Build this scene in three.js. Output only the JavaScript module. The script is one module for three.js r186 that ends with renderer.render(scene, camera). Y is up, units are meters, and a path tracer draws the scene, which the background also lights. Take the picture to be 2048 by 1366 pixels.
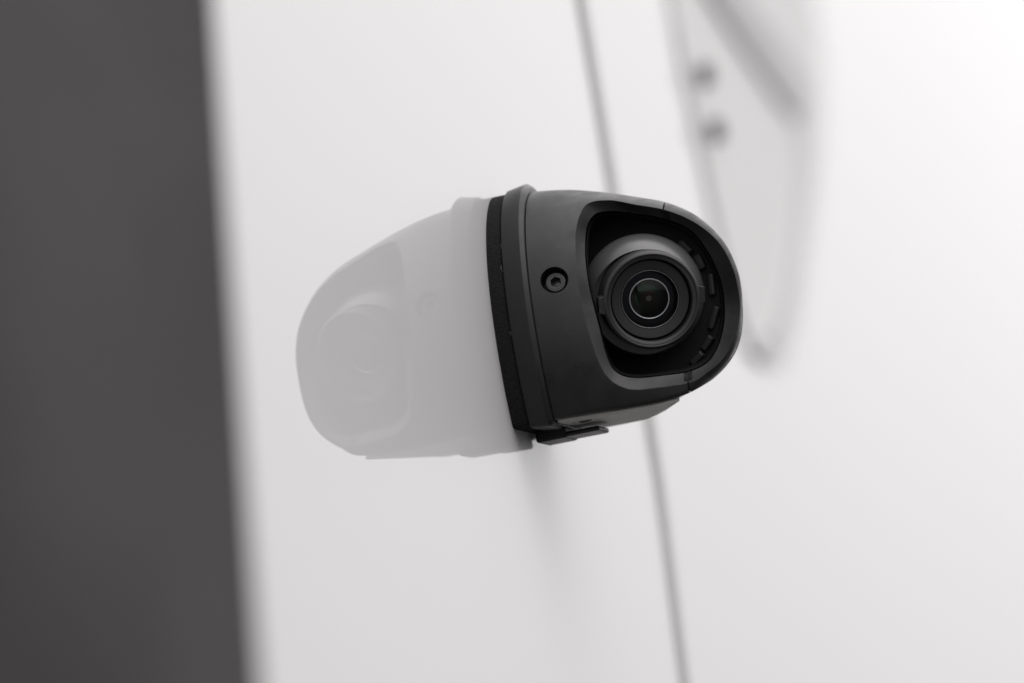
import * as THREE from 'three';
import { RoundedBoxGeometry } from 'three/addons/geometries/RoundedBoxGeometry.js';
import { mergeGeometries } from 'three/addons/utils/BufferGeometryUtils.js';
import { Brush, Evaluator, SUBTRACTION, INTERSECTION } from 'three-bvh-csg';

// ---------------------------------------------------------------- camera, sky, sun, exposure
// Metres. The white panel is the plane x = 0, facing +x; y is up; z runs along the panel towards the photographer.
const MM = 0.001, PI = Math.PI, V3 = (x, y, z) => new THREE.Vector3(x, y, z);
const scene = new THREE.Scene();
const PHI = 13 * PI / 180, ELEV = 12 * PI / 180, ROLL = 8.6 * PI / 180;
const sight = V3(Math.sin(PHI) * Math.cos(ELEV), -Math.sin(ELEV), Math.cos(PHI) * Math.cos(ELEV)); // from the pod to the photographer
const across = V3(0, 1, 0).cross(sight).normalize(), upward = sight.clone().cross(across);
const camera = new THREE.PerspectiveCamera(10.41, 1024 / 683, 0.05, 3000);
camera.position.set(0.32725, -0.32001, 1.42849);
camera.lookAt(camera.position.clone().sub(sight));
camera.rotateZ(-ROLL);
camera.focus = 1.474;
camera.userData.fStop = 3.2;
camera.updateMatrixWorld(true);

const renderer = new THREE.WebGLRenderer({ antialias: true });
renderer.toneMapping = THREE.LinearToneMapping;
renderer.toneMappingExposure = 1.14;
renderer.shadowMap.enabled = true;

{ // an overcast sky, brighter towards the zenith
  const w = 256, h = 128, d = new Float32Array(w * h * 4);
  for (let j = 0; j < h; j++) {
    const el = Math.sin(((j + 0.5) / h - 0.5) * PI), k = 2.35 * (0.86 + 2.14 * Math.max(0, el)) / 3; // the standard overcast sky
    for (let i = 0; i < w; i++) d.set([k * 1.0, k * 0.983, k * 0.985, 1], (j * w + i) * 4);
  }
  const sky = new THREE.DataTexture(d, w, h, THREE.RGBAFormat, THREE.FloatType);
  sky.mapping = THREE.EquirectangularReflectionMapping;
  sky.magFilter = sky.minFilter = THREE.LinearFilter;
  sky.needsUpdate = true;
  scene.background = sky; scene.environment = sky;
}
const sun = new THREE.DirectionalLight(0xfffaf5, 0.5);
sun.position.set(4, 5.5, 2.2); sun.castShadow = true; sun.shadow.radius = 90;
sun.shadow.mapSize.set(2048, 2048);
Object.assign(sun.shadow.camera, { left: -3, right: 3, top: 3, bottom: -3, near: 0.1, far: 20 });
scene.add(sun);

// ---------------------------------------------------------------- helpers
let seed = 20240611;
const rnd = () => { seed = (seed * 1664525 + 1013904223) % 4294967296; return seed / 4294967296; };
function obj(name, geometry, material, parent = scene) {
  const m = new THREE.Mesh(geometry, material);
  m.name = name; m.castShadow = m.receiveShadow = true; parent.add(m);
  return m;
}
function tag(o, label, category, group) {
  Object.assign(o.userData, { label, category });
  if (group) o.userData.group = group;
  return o;
}
function thing(name, label, category, position = V3(0, 0, 0)) {
  const g = new THREE.Group();
  g.name = name; g.position.copy(position); scene.add(g);
  return tag(g, label, category);
}
// value noise that repeats every n cells
function tileNoise(size, n, octaves, gain = 0.5) {
  const out = new Float32Array(size * size);
  let amp = 1, sum = 0;
  for (let o = 0; o < octaves; o++, n *= 2, amp *= gain) {
    const g = Float32Array.from({ length: n * n }, rnd); sum += amp;
    for (let y = 0; y < size; y++) for (let x = 0; x < size; x++) {
      const fx = x / size * n, fy = y / size * n, ix = Math.floor(fx), iy = Math.floor(fy);
      let tx = fx - ix, ty = fy - iy; tx = tx * tx * (3 - 2 * tx); ty = ty * ty * (3 - 2 * ty);
      const a = g[iy % n * n + ix % n], b = g[iy % n * n + (ix + 1) % n], c = g[(iy + 1) % n * n + ix % n], e = g[(iy + 1) % n * n + (ix + 1) % n];
      out[y * size + x] += amp * ((a * (1 - tx) + b * tx) * (1 - ty) + (c * (1 - tx) + e * tx) * ty);
    }
  }
  return out.map((v) => v / sum);
}
function texture(values, size, tile, toRGB, srgb) { // tile = metres per repeat (uv are metres)
  const d = new Uint8Array(size * size * 4);
  values.forEach((v, i) => { const c = toRGB(v, i); d.set([...c.map((x) => Math.max(0, Math.min(255, Math.round(x * 255)))), 255], i * 4); });
  const t = new THREE.DataTexture(d, size, size);
  t.wrapS = t.wrapT = THREE.RepeatWrapping; t.magFilter = THREE.LinearFilter; t.minFilter = THREE.LinearFilter;
  t.repeat.set(1 / tile, 1 / tile); if (srgb) t.colorSpace = THREE.SRGBColorSpace;
  t.needsUpdate = true; return t;
}
// surface through a stack of equal-length loops; uv in metres
function loft(loops, { capStart = true, capEnd = true, smoothStart = false } = {}) {
  const n = loops[0].length, pos = [], uv = [], idx = [];
  let v = 0;
  loops.forEach((L, i) => {
    let u = 0;
    if (i) v += L[0].distanceTo(loops[i - 1][0]) * 0.5 + L[n >> 1].distanceTo(loops[i - 1][n >> 1]) * 0.5;
    for (let j = 0; j <= n; j++) {
      const p = L[j % n]; if (j) u += p.distanceTo(L[j - 1]);
      pos.push(p.x, p.y, p.z); uv.push(u, v);
    }
  });
  for (let i = 0; i < loops.length - 1; i++) for (let j = 0; j < n; j++) {
    const a = i * (n + 1) + j, b = a + 1, c = a + n + 1, d = c + 1;
    idx.push(a, b, d, a, d, c);
  }
  let g = new THREE.BufferGeometry();
  g.setAttribute('position', new THREE.Float32BufferAttribute(pos, 3));
  g.setAttribute('uv', new THREE.Float32BufferAttribute(uv, 2));
  g.setIndex(idx); g.computeVertexNormals();
  const nm = g.attributes.normal, t = V3(0, 0, 0), s = V3(0, 0, 0); // close the seam
  for (let i = 0; i < loops.length; i++) {
    const a = i * (n + 1), b = a + n;
    t.fromBufferAttribute(nm, a).add(s.fromBufferAttribute(nm, b)).normalize();
    nm.setXYZ(a, t.x, t.y, t.z); nm.setXYZ(b, t.x, t.y, t.z);
  }
  const parts = [g];
  for (const [on, L, flip] of [[capStart, loops[0], true], [capEnd, loops[loops.length - 1], false]]) {
    if (!on) continue;
    const c = L.reduce((q, p) => q.add(p), V3(0, 0, 0)).multiplyScalar(1 / n), cp = [c.x, c.y, c.z], cu = [0, 0], ci = [];
    L.forEach((p, j) => { cp.push(p.x, p.y, p.z); cu.push(p.y - c.y, p.z - c.z); const a = 1 + j, b = 1 + (j + 1) % n; flip ? ci.push(0, b, a) : ci.push(0, a, b); });
    const k = new THREE.BufferGeometry();
    k.setAttribute('position', new THREE.Float32BufferAttribute(cp, 3)); k.setAttribute('uv', new THREE.Float32BufferAttribute(cu, 2));
    k.setIndex(ci); k.computeVertexNormals(); parts.push(k);
  }
  g = parts.length > 1 ? mergeGeometries(parts) : g;
  if (volume(g) < 0) { // turn inside out
    const ix = g.index.array; for (let i = 0; i < ix.length; i += 3) { const q = ix[i]; ix[i] = ix[i + 1]; ix[i + 1] = q; }
    const na = g.attributes.normal.array; for (let i = 0; i < na.length; i++) na[i] *= -1;
  }
  return g;
}
function volume(g) {
  const p = g.attributes.position, ix = g.index.array, a = V3(0, 0, 0), b = V3(0, 0, 0), c = V3(0, 0, 0); let s = 0;
  for (let i = 0; i < ix.length; i += 3) s += a.fromBufferAttribute(p, ix[i]).dot(b.fromBufferAttribute(p, ix[i + 1]).cross(c.fromBufferAttribute(p, ix[i + 2])));
  return s;
}
const csg = new Evaluator(); csg.useGroups = false; csg.attributes = ['position', 'normal', 'uv'];
const brush = (g) => { const b = new Brush(g); b.updateMatrixWorld(true); return b; };
const cut = (a, b, op = SUBTRACTION) => { const r = csg.evaluate(a, b, op); r.updateMatrixWorld(true); return r; };
const uvGeo = (g) => { if (!g.index) g.setIndex([...Array(g.attributes.position.count).keys()]); return g; };
// lathe round +z from [radius, z] pairs in mm (sharp = duplicated points)
function turned(pts, seg = 128) {
  const g = new THREE.LatheGeometry(pts.map(([r, z]) => new THREE.Vector2(r * MM, z * MM)), seg);
  const p = g.attributes.position, n = pts.length; // the last column falls exactly on the first
  for (let i = 0; i < n; i++) p.setXYZ(seg * n + i, p.getX(i), p.getY(i), p.getZ(i));
  g.rotateX(PI / 2); return g;
}
const crisp = (pts) => pts.flatMap((p, i) => (i && i < pts.length - 1 ? [p, [p[0] + 1e-4, p[1]]] : [p]));
function closedCurve(pts, n) {
  const c = new THREE.CatmullRomCurve3(pts.map(([x, y]) => V3(x, y, 0)), true, 'centripetal');
  return c.getSpacedPoints(n).slice(0, n);
}

// ---------------------------------------------------------------- materials
const fine = tileNoise(512, 128, 2), cloudy = tileNoise(512, 8, 5), foamN = tileNoise(512, 64, 3, 0.8);
const grainBump = texture(fine, 512, 0.02, (v) => [v, v, v]);
const plasticTint = texture(cloudy, 512, 0.06, (v, i) => { const k = (0.35 + 0.1 * v) * (rnd() > 0.9992 ? 2.2 : 1); return [k, k, k]; });
const plasticRough = texture(cloudy, 512, 0.05, (v) => { const k = 0.75 + 0.75 * (v - 0.5); return [k, k, k]; });
const foamBump = texture(foamN, 512, 0.03, (v) => [v, v, v]);
const foamTint = texture(foamN, 512, 0.03, (v, i) => { const k = (0.15 + 1.2 * v * v) * (fine[(i * 7) % fine.length] > 0.83 ? 1.15 : 0.8); return [k, k, k]; });
const panelRough = texture(cloudy, 512, 0.4, (v) => { const k = 0.75 + 0.5 * (v - 0.5); return [k, k, k]; });
const trimTint = texture(cloudy, 512, 1.1, (v) => { const k = Math.max(0.1, 1.7 * (v - 0.1)); return [k, k, k]; });
const S = (o) => new THREE.MeshPhysicalMaterial(o), rgb = (r, g = r, b = r) => new THREE.Color().setRGB(r, g, b);
const M = {
  plastic: S({ name: 'black plastic', color: rgb(0.0185, 0.018, 0.0195), roughness: 0.48, specularIntensity: 0.78, roughnessMap: plasticRough, map: plasticTint, bumpMap: grainBump, bumpScale: 0.00003 }),
  flange: S({ name: 'black flange plastic', color: rgb(0.0185, 0.018, 0.019), roughness: 0.5, specularIntensity: 0.62, roughnessMap: plasticRough, map: plasticTint, bumpMap: grainBump, bumpScale: 0.00003 }),
  inside: S({ name: 'dull black plastic', color: rgb(0.012), roughness: 0.8, specularIntensity: 0.3 }),
  satin: S({ name: 'satin black plastic', color: rgb(0.065), roughness: 0.3, ior: 1.6 }),
  hood: S({ name: 'grey black plastic', color: rgb(0.018), roughness: 0.42 }),
  rib: S({ name: 'dark grey plastic', color: rgb(0.014), roughness: 0.6 }),
  hatch: S({ name: 'charcoal cover', color: rgb(0.62, 0.61, 0.58), roughness: 0.5, map: plasticTint }),
  foam: S({ name: 'black foam', color: rgb(0.021), roughness: 0.95, map: foamTint, bumpMap: foamBump, bumpScale: 0.0006, specularIntensity: 0.5 }),
  steel: S({ name: 'blackened steel', color: rgb(0.06), roughness: 0.38, metalness: 0.9 }),
  bright: S({ name: 'bright ring metal', color: rgb(0.55, 0.56, 0.58), roughness: 0.4, metalness: 1 }),
  dimRing: S({ name: 'thin ring metal', color: rgb(0.28), roughness: 0.35, metalness: 1 }),
  cap: S({ name: 'black cap plastic', color: rgb(0.0185, 0.018, 0.019), roughness: 0.52, specularIntensity: 0.55, roughnessMap: plasticRough, map: plasticTint, bumpMap: grainBump, bumpScale: 0.00003 }),
  black: S({ name: 'black lacquer', color: rgb(0.005), roughness: 0.12, specularIntensity: 0.6, specularColor: rgb(0.75, 0.8, 1.0) }),
  pane: S({ name: 'lens glass', color: rgb(1), transmission: 1, thickness: 0, roughness: 0.0, ior: 1.5, specularIntensity: 0.3 }),
  green: S({ name: 'green lens coating', color: rgb(0.004), roughness: 0.03, specularIntensity: 0.32, specularColor: rgb(0.45, 1.0, 0.62) }),
  red: S({ name: 'red lens coating', color: rgb(0.004), roughness: 0.05, specularIntensity: 0.4, specularColor: rgb(1.0, 0.5, 0.55) }),
  white: S({ name: 'white lacquer', color: rgb(0.60, 0.595, 0.60), roughness: 0.5, specularIntensity: 0.2, clearcoat: 1, clearcoatRoughness: 0.01, clearcoatRoughnessMap: panelRough }),
  grey: S({ name: 'grey plate paint', color: rgb(0.67, 0.665, 0.67), roughness: 0.6, specularIntensity: 0.6 }),
  greyBand: S({ name: 'mid grey plate', color: rgb(0.44, 0.43, 0.44), roughness: 0.6, specularIntensity: 0.5 }),
  greyTrim: S({ name: 'light grey edge', color: rgb(0.52), roughness: 0.6, specularIntensity: 0.5 }),
  seal: S({ name: 'grey rubber', color: rgb(0.46, 0.455, 0.46), roughness: 0.8, specularIntensity: 0.5 }),
  whiteFar: S({ name: 'white lacquer beyond', color: rgb(0.60, 0.595, 0.60), roughness: 0.5, specularIntensity: 0.2, clearcoat: 0.92, clearcoatRoughness: 0.02, clearcoatRoughnessMap: panelRough }),
  bolt: S({ name: 'dark bolt', color: rgb(0.03, 0.03, 0.034), roughness: 0.5 }),
  trim: S({ name: 'dark grey trim', color: rgb(0.043, 0.0385, 0.041), map: trimTint, roughness: 0.5, specularIntensity: 0.12 }),
  ground: S({ name: 'asphalt', color: rgb(0.05, 0.049, 0.048), roughness: 0.95 }),
  lint: S({ name: 'pale lint', color: rgb(0.3), roughness: 0.9 }),
};

// ---------------------------------------------------------------- setting: ground and the white wall
{
  const g = obj('ground', new THREE.CircleGeometry(1500, 96).rotateX(-PI / 2), M.ground);
  g.position.y = -1.7; g.userData.kind = 'structure';
}
// joint between the two panels: z (mm) by height y (mm)
const jointCurve = new THREE.CatmullRomCurve3([[-1500, -190], [-500, -205], [-128, -233], [-42, -242], [-8, -242], [108, -238], [151, -235], [197, -230], [500, -205], [1300, -170]].map(([y, z]) => V3(0, y, z)), false, 'centripetal');
const jointPts = jointCurve.getPoints(120);
function slab(outline, thickness, bevel, front = 0) { // outline: [z, y] in mm; front face at x = front (mm), thickness towards -x
  const s = new THREE.Shape(outline.map(([z, y]) => new THREE.Vector2(-z * MM, y * MM)));
  const g = new THREE.ExtrudeGeometry(s, { depth: (thickness - bevel * 2) * MM, bevelEnabled: bevel > 0, bevelThickness: bevel * MM, bevelSize: bevel * MM, bevelOffset: -bevel * MM, bevelSegments: 4, curveSegments: 24 });
  g.rotateY(PI / 2); g.translate((front - thickness + bevel) * MM, 0, 0);
  return g;
}
{
  const near = jointPts.map((p) => [p.z + 1.5, p.y]), far = jointPts.map((p) => [p.z - 1.5, p.y]);
  tag(obj('white_panel', slab([...near, [1150, 1300], [1150, -1500]], 40, 1.2), M.white), 'glossy white panel carrying the black camera and mirroring it', 'wall panel');
  tag(obj('white_panel_001', slab([...far, [-6000, 1300], [-6000, -1500]], 40, 1.2), M.whiteFar), 'glossy white panel beyond the grey seal strip, blurred', 'wall panel');
  const loops = jointPts.map((p) => { // flat-backed rubber bead over the joint, slimmer towards the ground
    const r = 2.6 + 1.2 * THREE.MathUtils.smoothstep(p.y, -60, 160), L = [];
    for (let k = 0; k <= 14; k++) { const a = -PI / 2 + PI * k / 14; L.push(V3((0.2 + r * (0.95 - 0.4 * THREE.MathUtils.smoothstep(p.y, -40, 160)) * Math.cos(a)) * MM, p.y * MM, (p.z + r * 2.2 * Math.sin(a)) * MM)); }
    L.push(V3(-4 * MM, p.y * MM, (p.z + 1.2) * MM), V3(-4 * MM, p.y * MM, (p.z - 1.2) * MM));
    return L;
  });
  tag(obj('seal_strip', loft(loops), M.seal), 'slim grey rubber seal strip running down the joint behind the camera', 'seal strip');
  // the dark trim that fills the left edge of the picture, nearest the photographer
  tag(obj('dark_trim', slab([[496, -400], [453, -188.5], [416.1, 19.3], [350, 300], [330, 420], [1150, 420], [1150, -400]], 20, 3, 20.2), M.trim), 'dark grey trim panel, far out of focus, filling the left edge', 'trim panel');
}
// the tapered plate bolted on the wall farther back
{
  const t = thing('cover_plate', 'pale grey tapered cover plate with two dark bolts, blurred behind the camera', 'cover plate');
  const sm = (L, n = 80) => closedCurve(L, n).map((p) => [p.x, p.y]);
  obj('plate', slab(sm([[-472, 283], [-470, 243], [-481, 201], [-498, 155], [-515, 113], [-536, 86], [-565, 77], [-610, 82], [-674, 97], [-748, 139], [-834, 200], [-921, 264], [-990, 328], [-1030, 388], [-1000, 470], [-480, 470]]), 2.4, 0.8, 2.6), M.grey, t);
  obj('diagonal_strip', slab([[-545, 296], [-584, 289], [-685, 282], [-789, 277], [-840, 281], [-896, 300], [-891, 313], [-809, 323], [-712, 323], [-653, 326], [-600, 360], [-500, 360]], 5, 1, 6), M.greyBand, t);
  obj('edge_strip', slab([[-841, 281], [-816, 243], [-757, 192], [-678, 137], [-606, 100], [-552, 80], [-572, 80], [-629, 98], [-699, 132], [-777, 187], [-861, 250], [-892, 295]], 2.4, 0.6, 4.4), M.greyTrim, t);
  const bolt = turned(crisp([[0.01, 7], [5, 7], [6.2, 5.8], [6.2, 0]]), 32).rotateY(PI / 2);
  for (const [z, y, k] of [[-514, 228, 1], [-521, 198, 1], [-592, 93, 0.45]]) { const b = obj('bolt', bolt, M.bolt, t); b.position.set(2.5 * MM, y * MM, z * MM); b.scale.set(k, k, k); }
}

// the wall leans out by half a degree
for (const o of scene.children) if (/panel|seal|trim|plate/.test(o.name)) o.rotation.z = -0.0079;

// ---------------------------------------------------------------- the camera pod
const pod = thing('surveillance_camera', 'black domed camera with a lens in a recessed window, mounted on the white panel', 'camera');
// stations along x (mm): top, bottom, half width, in units of 0.2 mm
const ST = [[60, 252, -247, 189], [82, 248, -247, 187], [149, 238, -247, 176], [219, 219, -247, 156], [287, 195, -246, 131], [346, 171, -235, 106], [396, 136, -203, 78], [433, 90, -157, 50], [453, 45, -98, 26], [462.5, -14, -14, 0]];
const curve4 = (() => {
  const pts = [...ST, [453, -98, 45, -26]];
  return (u) => { // u in 0 .. 8 from station 1 to the tip
    const i = Math.min(7, Math.floor(u)) + 1, f = u - (i - 1);
    return [0, 1, 2, 3].map((k) => {
      const [a, b, c, d] = [pts[i - 1][k], pts[i][k], pts[i + 1][k], pts[i + 2][k]];
      return 0.5 * (2 * b + (c - a) * f + (2 * a - 5 * b + 4 * c - d) * f * f + (3 * b - a - 3 * c + d) * f * f * f);
    });
  };
})();
const GAMMA = 37 * PI / 180;
function section(top, bottom, half, mid, fillet = 9, flat = 8) { // half outline from the top to the middle of the underside: [z, y]
  const out = [], K = (mid - bottom) / Math.sin(GAMMA), H = 44, Lw = 18, f = Math.min(fillet, half * 0.5 + 1e-6);
  for (let k = 0; k <= H; k++) { const a = PI / 2 * (1 - k / H); out.push([half * Math.cos(a), mid + (top - mid) * Math.sin(a)]); }
  const side = (y) => half * Math.sqrt(Math.max(0, 1 - ((y - mid) / K) ** 2)), yf = Math.min(mid, bottom + f);
  for (let k = 1; k <= Lw; k++) { const y = mid + (yf - mid) * k / Lw; out.push([side(y), y]); }
  const zb = side(bottom) - f, p0 = [side(yf), yf], p1 = [side(bottom), bottom], p2 = [zb, bottom];
  for (let k = 1; k <= 6; k++) { const t = k / 6; out.push([0, 1].map((i) => (1 - t) ** 2 * p0[i] + 2 * t * (1 - t) * p1[i] + t * t * p2[i])); }
  for (let k = 1; k <= flat; k++) out.push([zb * (1 - k / flat), bottom]);
  return out;
}
const U5 = 0.2 * MM, tiltAt = (x) => 0.09 + 0.17 * THREE.MathUtils.smoothstep(x, 200, 350);
function loopAt(x, half) { // full closed loop at x from the half outline, starting in the middle of the underside
  const L = [], zf = Math.max(...half.map((p) => p[0])), yb = half[half.length - 1][1], ym = half[44][1];
  const lift = (z, y) => y + tiltAt(x) * (zf - z) * THREE.MathUtils.smoothstep((ym - y) / Math.max(1e-6, ym - yb), 0, 1); // the underside rises towards the back
  for (let i = half.length - 1; i >= 0; i--) L.push(V3(x * U5, lift(half[i][0], half[i][1]) * U5, half[i][0] * U5));
  for (let i = 1; i < half.length - 1; i++) L.push(V3(x * U5, lift(-half[i][0], half[i][1]) * U5, -half[i][0] * U5));
  return L;
}
const midAt = (x) => -40 + 35 * THREE.MathUtils.smoothstep(x, 120, 469);
const bodyAt = (u) => { const [x, t, b, w] = curve4(u); return { x, t, b, w, mid: Math.max(b + 0.02 * (t - b), Math.min(t - 0.02 * (t - b), midAt(x))) }; };
const bodyLoops = [];
for (let i = 0; i <= 150; i++) { const q = i / 150, u = 8 * (1 - (1 - q) ** 1.35), c = bodyAt(Math.min(u, 7.9995)); bodyLoops.push(loopAt(c.x, section(c.t, c.b, Math.max(c.w, 0.02), c.mid, 9 + 50 * THREE.MathUtils.smoothstep(c.x, 335, 400)))); }
const bodyGeo = loft(bodyLoops);
function frontZ(x, y) { // front surface of the pod in mm at x, y in mm
  let lo = 0, hi = 7.999; for (let k = 0; k < 40; k++) { const m = (lo + hi) / 2; curve4(m)[0] * 0.2 < x ? lo = m : hi = m; }
  const c = bodyAt(lo), Y = y / 0.2, up = Y > c.mid, K = up ? c.t - c.mid : (c.mid - c.b) / Math.sin(GAMMA), r = 1 - ((Y - c.mid) / K) ** 2;
  return r > 0 && Y > c.b ? c.w * Math.sqrt(r) * 0.2 : 0;
}
// the window: inner and outer edge of its chamfer, mm, in a plane square to the lens's sight line
const WIN = [[33.8, 32.7], [31.1, 22.5], [30.4, 9.8], [31.0, 0.9], [31.9, -8.1], [32.9, -18.3], [34.6, -24.6], [37.9, -27.9], [43.3, -29.7], [54.8, -30.4], [64.8, -30.3], [72.2, -27.8], [77.0, -22.6], [80.6, -15.3], [82.3, -8.7], [82.9, -2.2], [82.5, 4.3], [79.5, 15.2], [73.8, 24.9], [64.3, 30.9], [53.4, 34.6], [43.3, 37.1], [37.4, 36.6]];
const WOUT = [[29.1, 32.5], [26.9, 20.6], [26.1, 5.9], [26.6, -6.1], [27.8, -14.3], [29.4, -22.1], [32.1, -28.1], [35.6, -31.7], [40.6, -34.2], [50.9, -35.0], [64.5, -34.8], [72.4, -32.6], [79.6, -27.4], [85.2, -18.3], [88.2, -9.2], [88.8, -1.2], [87.8, 8.2], [84.0, 18.4], [76.3, 27.2], [65.5, 34.0], [53.7, 38.1], [43.4, 41.5], [34.6, 41.0]];
const onSight = (p, q, z) => { // point of the line through (p, q) along the sight line at depth z (mm)
  const o = across.clone().multiplyScalar(p).addScaledVector(upward, q);
  return o.addScaledVector(sight, (z - o.z) / sight.z);
};
const onBody = (p, q) => { // where that line meets the pod's front
  for (let z = 45; z > -2; z -= 0.1) { const o = onSight(p, q, z); if (o.z <= frontZ(o.x, o.y)) return o; }
  return onSight(p, q, -2);
};
function ringOf(list, n, centre) { // resample by angle round the centre
  const c = closedCurve(list, 2000), out = [];
  const ang = c.map((p) => Math.atan2(p.y - centre[1], p.x - centre[0]));
  for (let k = 0; k < n; k++) {
    const a = -PI + 2 * PI * (k + 0.5) / n; let best = 0, bd = 9;
    ang.forEach((b, i) => { let d = Math.abs(b - a); d = Math.min(d, 2 * PI - d); if (d < bd) { bd = d; best = i; } });
    out.push([c[best].x, c[best].y]);
  }
  return out;
}
const N = 180, CW = [58, 2], rin = ringOf(WIN, N, CW), rout = ringOf(WOUT, N, CW);
const bell = (a, c, w) => Math.exp(-((((a - c + 3 * PI) % (2 * PI) - PI) / w) ** 2));
let zin = rin.map(([p, q], i) => { // how far the inner edge lies behind the skin: most at the top, least at the right
  const a = Math.atan2(q - CW[1], p - CW[0]), o = onBody(...rout[i]);
  return o.z - (1.5 + 2.4 * bell(a, 1.75, 0.8) + 2.4 * bell(a, PI, 0.7) + 1.6 * bell(a, -1.6, 0.7));
});
zin = zin.map((_, i) => { let s = 0; for (let k = -6; k <= 6; k++) s += zin[(i + k + N) % N]; return s / 13; });
const inner = rin.map(([p, q], i) => onSight(p, q, zin[i])), outer = rout.map(([p, q]) => onBody(p, q));
const mmv = (L) => L.map((p) => p.clone().multiplyScalar(MM));
const deepC = onSight(57, 2, -5);
const deep = rin.map(([p, q], i) => { const o = onSight(p, q, Math.min(-2, zin[i] - 3)); o.lerp(deepC, 0.06); o.z = -4.5; return o; });
const wall2 = inner.map((p, i) => p.clone().lerp(deep[i], 0.12));
const flare = inner.map((p, i) => { const d = outer[i].clone().sub(p); return p.clone().addScaledVector(d, 1.08).addScaledVector(sight, 0.5); });
const farOut = flare.map((p, i) => p.clone().addScaledVector(outer[i].clone().sub(inner[i]).setZ(0), 0.25).addScaledVector(sight, 60));
// chamfer with a slight roll at its outer edge
const midRing = inner.map((p, i) => p.clone().lerp(outer[i], 0.5).addScaledVector(sight, -0.15));
function orient(g) { if (volume(g) < 0) { const ix = g.index.array; for (let i = 0; i < ix.length; i += 3) { const q = ix[i]; ix[i] = ix[i + 1]; ix[i + 1] = q; } const na = g.attributes.normal.array; for (let i = 0; i < na.length; i++) na[i] *= -1; } return g; }
// open lofts may have been turned one by one: rebuild them with one common sense
const windowTool = (() => {
  const raw = (loops, capStart, capEnd) => {
    const n = loops[0].length, pos = [], uv = [], idx = [];
    loops.forEach((L, i) => { for (let j = 0; j < n; j++) { pos.push(L[j].x, L[j].y, L[j].z); uv.push(L[j].x + L[j].z, L[j].y); } });
    for (let i = 0; i < loops.length - 1; i++) for (let j = 0; j < n; j++) { const a = i * n + j, b = i * n + (j + 1) % n, c = a + n, d = b + n; idx.push(a, b, d, a, d, c); }
    const g = new THREE.BufferGeometry();
    g.setAttribute('position', new THREE.Float32BufferAttribute(pos, 3)); g.setAttribute('uv', new THREE.Float32BufferAttribute(uv, 2)); g.setIndex(idx); g.computeVertexNormals();
    const parts = [g];
    for (const [on, L, flip] of [[capStart, loops[0], true], [capEnd, loops[loops.length - 1], false]]) {
      if (!on) continue;
      const c = L.reduce((q, p) => q.add(p), V3(0, 0, 0)).multiplyScalar(1 / n), cp = [c.x, c.y, c.z], cu = [0, 0], ci = [];
      L.forEach((p, j) => { cp.push(p.x, p.y, p.z); cu.push(p.x, p.y); const a = 1 + j, b = 1 + (j + 1) % n; flip ? ci.push(0, b, a) : ci.push(0, a, b); });
      const k = new THREE.BufferGeometry();
      k.setAttribute('position', new THREE.Float32BufferAttribute(cp, 3)); k.setAttribute('uv', new THREE.Float32BufferAttribute(cu, 2)); k.setIndex(ci); k.computeVertexNormals(); parts.push(k);
    }
    return mergeGeometries(parts);
  };
  return orient(mergeGeometries([raw([mmv(deep), mmv(inner)], true, false), raw([mmv(inner), mmv(midRing), mmv(flare)], false, false), raw([mmv(flare), mmv(farOut)], false, true)]));
})();
let shell = cut(brush(bodyGeo), brush(windowTool));
// bolt hole on the side facing the photographer
const boltAt = V3(26.0, 4.85, 0); boltAt.z = frontZ(boltAt.x, boltAt.y);
const boltAxis = V3(0.09, 0.16, 1).normalize(), boltTurn = new THREE.Quaternion().setFromUnitVectors(V3(0, 0, 1), boltAxis);
const place = (o, p, q) => { o.position.copy(p).multiplyScalar(MM); if (q) o.quaternion.copy(q); return o; };
{
  const h = new Brush(uvGeo(turned(crisp([[0.001, -8], [5.45, -8], [5.45, 0.2], [7, 6], [0.001, 6]]), 72))); place(h, boltAt, boltTurn); orient(h.geometry); h.updateMatrixWorld(true);
  shell = cut(shell, h);
}
// front cap split from the housing
const SPLIT = 68.6;
const half = (x0, x1) => { const g = new THREE.BoxGeometry((x1 - x0) * MM, 0.3, 0.3); g.translate((x0 + x1) / 2 * MM, 0, 0); return brush(g); };
obj('housing', cut(shell, half(0, SPLIT - 0.3), INTERSECTION).geometry, M.plastic, pod);
const cap = obj('front_cap', cut(shell, half(SPLIT + 0.3, 140), INTERSECTION).geometry, M.cap, pod);
{ // dark core just under the skin that closes the gap between housing and cap
  const lp = []; for (const x of [SPLIT - 1.5, SPLIT + 1.5]) { let u = 0; while (curve4(u)[0] * 0.2 < x) u += 0.001; const c = bodyAt(u); lp.push(loopAt(x / 0.2, section(c.t - 5, c.b + 5, c.w - 5, c.mid))); }
  obj('joint_core', cut(brush(loft(lp)), brush(windowTool)).geometry, M.inside, pod);
}
{ // dull liner of the recess
  const g = loft([mmv(wall2.map((p, i) => p.clone().lerp(deepC, 0.012))), mmv(deep.map((p) => { const q = p.clone().lerp(deepC, 0.012); q.z += 0.4; return q; }))], { capStart: false, capEnd: true });
  obj('recess_liner', g, M.inside, pod);
}
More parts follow.
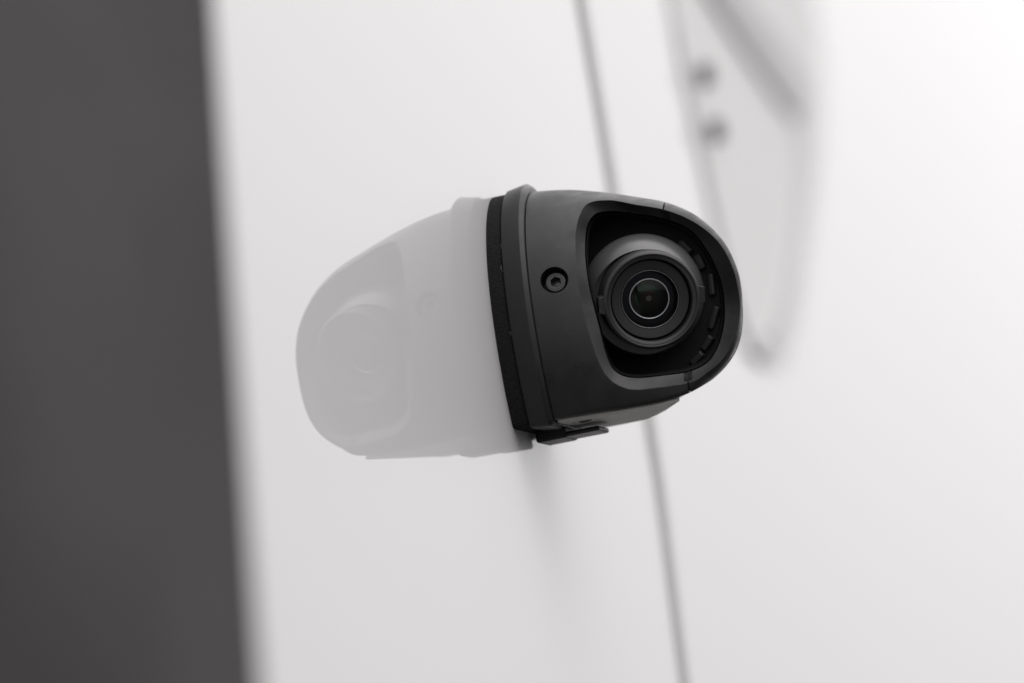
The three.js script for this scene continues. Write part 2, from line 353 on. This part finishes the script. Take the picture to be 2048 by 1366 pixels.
// foam gasket and mounting flange
{
  const c0 = { t: 251, b: -249, w: 189, mid: -42 };
  const scaled = (x, k) => loopAt(x <= 1 ? -4 : x, section(c0.mid + (c0.t - c0.mid) * k, c0.mid + (c0.b - c0.mid) * k, c0.w * k, c0.mid, 12));
  obj('foam_gasket', loft([scaled(0.6, 1.0), scaled(2, 1.008), scaled(29, 1.008), scaled(31.5, 0.995)]), M.foam, pod);
  obj('mounting_flange', loft([scaled(31.6, 1.0), scaled(32.6, 1.02), scaled(35, 1.03), scaled(70, 1.05), scaled(72.5, 1.049), scaled(79, 1.03), scaled(80.5, 1.022), scaled(81, 1.0), scaled(81, 0.9)]), M.flange, pod);
  for (let k = 0; k < 3; k++) { // pale lint caught on the edge of the foam
    const y = [19, 11, -16][k] + rnd() * 4, z = c0.w * Math.sqrt(Math.max(0, 1 - ((y / 0.2 - c0.mid) / (y / 0.2 > c0.mid ? c0.t - c0.mid : (c0.mid - c0.b) / Math.sin(GAMMA))) ** 2)) * 0.2 + 0.2;
    const a = V3(5.9 + rnd() * 0.5, y, z + 0.15), pts = [a, a.clone().add(V3(rnd() * 0.6 - 0.2, 0.7 + rnd() * 0.6, 0.3)), a.clone().add(V3(rnd() * 0.8 - 0.4, 1.4 + rnd() * 1.2, 0.1))];
    obj('lint_fibre', new THREE.TubeGeometry(new THREE.CatmullRomCurve3(mmv(pts)), 8, 0.04 * MM, 5), M.lint, pod);
  }
}
// hex-socket bolt
{
  const s = new THREE.Shape(); s.absarc(0, 0, 4.02 * MM, 0, 2 * PI);
  const hex = new THREE.Path(); for (let k = 0; k < 6; k++) hex[k ? 'lineTo' : 'moveTo'](2.15 * MM * Math.cos(k * PI / 3 + 0.55), 2.15 * MM * Math.sin(k * PI / 3 + 0.55)); hex.closePath(); s.holes.push(hex);
  const g = new THREE.ExtrudeGeometry(s, { depth: 3.2 * MM, bevelEnabled: true, bevelThickness: 0.35 * MM, bevelSize: 0.35 * MM, bevelOffset: -0.35 * MM, bevelSegments: 3, curveSegments: 64 });
  g.translate(0, 0, -6.2 * MM);
  const b = place(obj('bolt', g, M.steel, pod), boltAt, boltTurn);
  const ring = new THREE.TorusGeometry(3.1 * MM, 0.12 * MM, 8, 64); ring.translate(0, 0, -2.66 * MM); obj('head_ridge', ring, M.steel, b);
  const f = turned([[0.01, -5.0], [1.2, -5.2], [3, -5.4]], 32); obj('socket_floor', f, M.steel, b);
}
// ---------------------------------------------------------------- the lens ball
const ballAt = V3(53.62, -1.0, 3);
{
  const axis = V3(0, 0, 0), L = 24; // lens axis: from the ball's centre through the middle of the hood
  axis.set(0.321, -0.328, 0.888);
  const side = V3(1, 0, 0).addScaledVector(axis, -axis.x).normalize(), up = axis.clone().cross(side);
  const q = new THREE.Quaternion().setFromRotationMatrix(new THREE.Matrix4().makeBasis(side, up, axis));
  const R = 24.3, socket = new Brush(uvGeo(turned(crisp([[0.001, 9], [21.0, 9], [21.3, 30], [0.001, 30]]), 96))); orient(socket.geometry);
  socket.rotation.z = PI * 0.75; socket.position.set(-1.45 * MM, -1.35 * MM, 0); socket.updateMatrixWorld(true);
  const ball = place(obj('lens_ball', cut(brush(new THREE.SphereGeometry(R * MM, 128, 96).rotateX(PI / 2)), socket).geometry, M.satin, pod), ballAt, q);
// hood: a round barrel with a lip, and two grip tabs
  obj('lens_hood', turned([[19.4, 6], [19.4, 20.9], [19.3, 21.3], [19.0, 21.75], [18.4, 22.3], [18.15, 22.4], [17.9, 22.25], [17.7, 21.95], [17.62, 21.85], [17.58, 21.6], [17.54, 21.8], [17.45, 21.85], [16.5, 21.4], [16.25, 21.2], [16.15, 20.9], [16.1, 19], [16.1, 13]], 160), M.hood, ball);
  for (const s of [1, -1]) {
    const sh = new THREE.Shape(); sh.moveTo(18.2 * MM, -3.9 * MM); sh.quadraticCurveTo(19.2 * MM, -3.3 * MM, 19.9 * MM, -3.1 * MM); sh.lineTo(20.7 * MM, -2.8 * MM); sh.lineTo(20.9 * MM, 2.8 * MM); sh.lineTo(19.9 * MM, 3.1 * MM); sh.quadraticCurveTo(19.2 * MM, 3.3 * MM, 18.2 * MM, 3.9 * MM);
    const g = new THREE.ExtrudeGeometry(sh, { depth: 6 * MM, bevelEnabled: true, bevelThickness: 0.25 * MM, bevelSize: 0.25 * MM, bevelSegments: 2 });
    g.translate(0, 0, 15.3 * MM); g.rotateZ((s < 0 ? PI : 0) - 0.13);
    obj('grip_tab', g, M.hood, ball);
  }
  obj('lens_face', turned(crisp([[11.9, 12], [15.2, 12], [15.4, 17.6], [15.2, 17.8], [11.7, 17.2], [11.5, 17.0]]), 128), M.hood, ball);
  obj('retaining_ring', turned(crisp([[11.5, 17.05], [11.3, 17.3], [11.1, 17.05], [11.0, 14.6], [8.0, 15.1], [7.4, 15.1]]), 128), M.black, ball);
  const edge = new THREE.TorusGeometry(11.3 * MM, 0.14 * MM, 8, 128); edge.translate(0, 0, 17.2 * MM); obj('thin_ring', edge, M.dimRing, ball);
  const rg = new THREE.TorusGeometry(7.8 * MM, 0.24 * MM, 10, 128); rg.translate(0, 0, 15.25 * MM); obj('bright_ring', rg, M.bright, ball);
  obj('hood_floor', turned([[16.2, 13], [11, 13]], 96), M.inside, ball);
  // front element, the dark barrel behind it, and two coated elements deeper down
  const capG = (r, bulge, z, dip = false) => { const pts = [], k = 24; for (let i = 0; i <= k; i++) { const t = Math.max(0.001, i / k); pts.push([r * t, z + (dip ? -1 : 1) * bulge * (1 - t * t)]); } return turned(pts.reverse(), 96); };
  obj('front_lens', capG(7.7, 1.9, 15.2), M.pane, ball);
  obj('lens_barrel', turned([[7.7, 15.1], [7.2, 12.3], [4.6, 9], [2.6, 5.5], [2.2, 3]], 96), M.black, ball);
  obj('middle_lens', capG(7.1, 2.0, 12.0), M.green, ball);
  obj('rear_lens', turned(crisp([[3.0, 13.75], [2.7, 13.85], [0.9, 14.15]]).map(([r, z]) => [r, z]), 96), M.red, ball);
  obj('iris_ring', turned([[1.15, 14.1], [0.95, 14.25], [0.75, 14.2], [0.4, 14.08], [0.01, 14.1]], 48), M.rib, ball);
}
// grille ribs between the ball and the window's far wall
for (const [x, y, len, w] of [[73.8, 16.0, 7, 3.2], [78.7, 8.8, 6.5, 3.2], [82.0, -1, 9, 2.6], [80.7, -14.5, 9.5, 2.6], [76.5, -23.9, 6.5, 3], [71.4, -29.2, 6.5, 3.2]]) {
  const r = obj('grille_rib', new RoundedBoxGeometry(w * MM, len * MM, 5 * MM, 3, 0.9 * MM), M.rib, pod);
  r.position.set((x - 1.2) * MM, y * MM, -4.4 * MM); r.rotation.z = Math.atan2(y - 1, x - 51.9); r.rotation.y = -0.25;
}
// underside: cover with its screw, and the latch tongue of the flange
{
  const o = [], xs = [17.2, 25, 35, 45, 52, 58, 64];
  const hw = (x) => { let u = 0; while (curve4(u)[0] * 0.2 < x) u += 0.01; const c = bodyAt(u); return c.w * Math.cos(GAMMA) * 0.2 - 2.2; };
  xs.forEach((x) => o.push([x, hw(x)])); [...xs].reverse().forEach((x) => { const xb = 17.2 + (x - 17.2) * 0.72; o.push([xb, -hw(xb)]); });
  const s = new THREE.Shape(o.map(([x, z]) => new THREE.Vector2(x * MM, -z * MM)));
  const g = new THREE.ExtrudeGeometry(s, { depth: 1.0 * MM, bevelEnabled: true, bevelThickness: 0.3 * MM, bevelSize: 0.3 * MM, bevelOffset: -0.3 * MM, bevelSegments: 2 });
  g.rotateX(-PI / 2);
  const gp = g.attributes.position, under = (x, z) => { let u = 0; while (curve4(u)[0] * 0.2 < x) u += 0.01; return bodyAt(u).b * 0.2 + tiltAt(x / 0.2) * (hw(x) + 2.2 - z); };
  for (let i = 0; i < gp.count; i++) gp.setY(i, gp.getY(i) + (under(gp.getX(i) / MM, gp.getZ(i) / MM) - 0.3) * MM);
  g.computeVertexNormals();
  const h = obj('underside_cover', g, M.hatch, pod);
  const sc = obj('cover_screw', turned(crisp([[1.9, 0.2], [2.1, 0.45], [2.7, 0.45], [3.0, 0.1], [3.0, -0.5]]), 48).rotateX(PI / 2), M.rib, h); const ux = 25.6, uz = 17, uy = under(ux, uz) - 0.3; sc.position.set(ux * MM, (uy - 0.1) * MM, uz * MM);
  const dk = obj('screw_socket', new THREE.CylinderGeometry(2.0 * MM, 2.0 * MM, 0.5 * MM, 6), M.inside, h); dk.position.set(ux * MM, (uy - 0.2) * MM, uz * MM);
  for (const d of [-4.6, 4.6]) { const p = obj('pin_hole', new THREE.CylinderGeometry(1.0 * MM, 1.0 * MM, 0.5 * MM, 16), M.inside, h); p.position.set((ux + d) * MM, (uy - 0.02) * MM, uz * MM); }
  const tongue = new RoundedBoxGeometry(25.6 * MM, 2.0 * MM, 19 * MM, 5, 1.0 * MM);
  const t = obj('latch_tongue', tongue, M.flange, pod); t.position.set(15.8 * MM, -49.9 * MM, -3 * MM); t.rotation.x = 0.09;
  const web = obj('latch_web', new RoundedBoxGeometry(12.5 * MM, 5 * MM, 21 * MM, 3, 1 * MM), M.flange, pod); web.position.set(8.9 * MM, -48.8 * MM, -3.2 * MM); web.rotation.x = 0.09;
}
renderer.render(scene, camera);
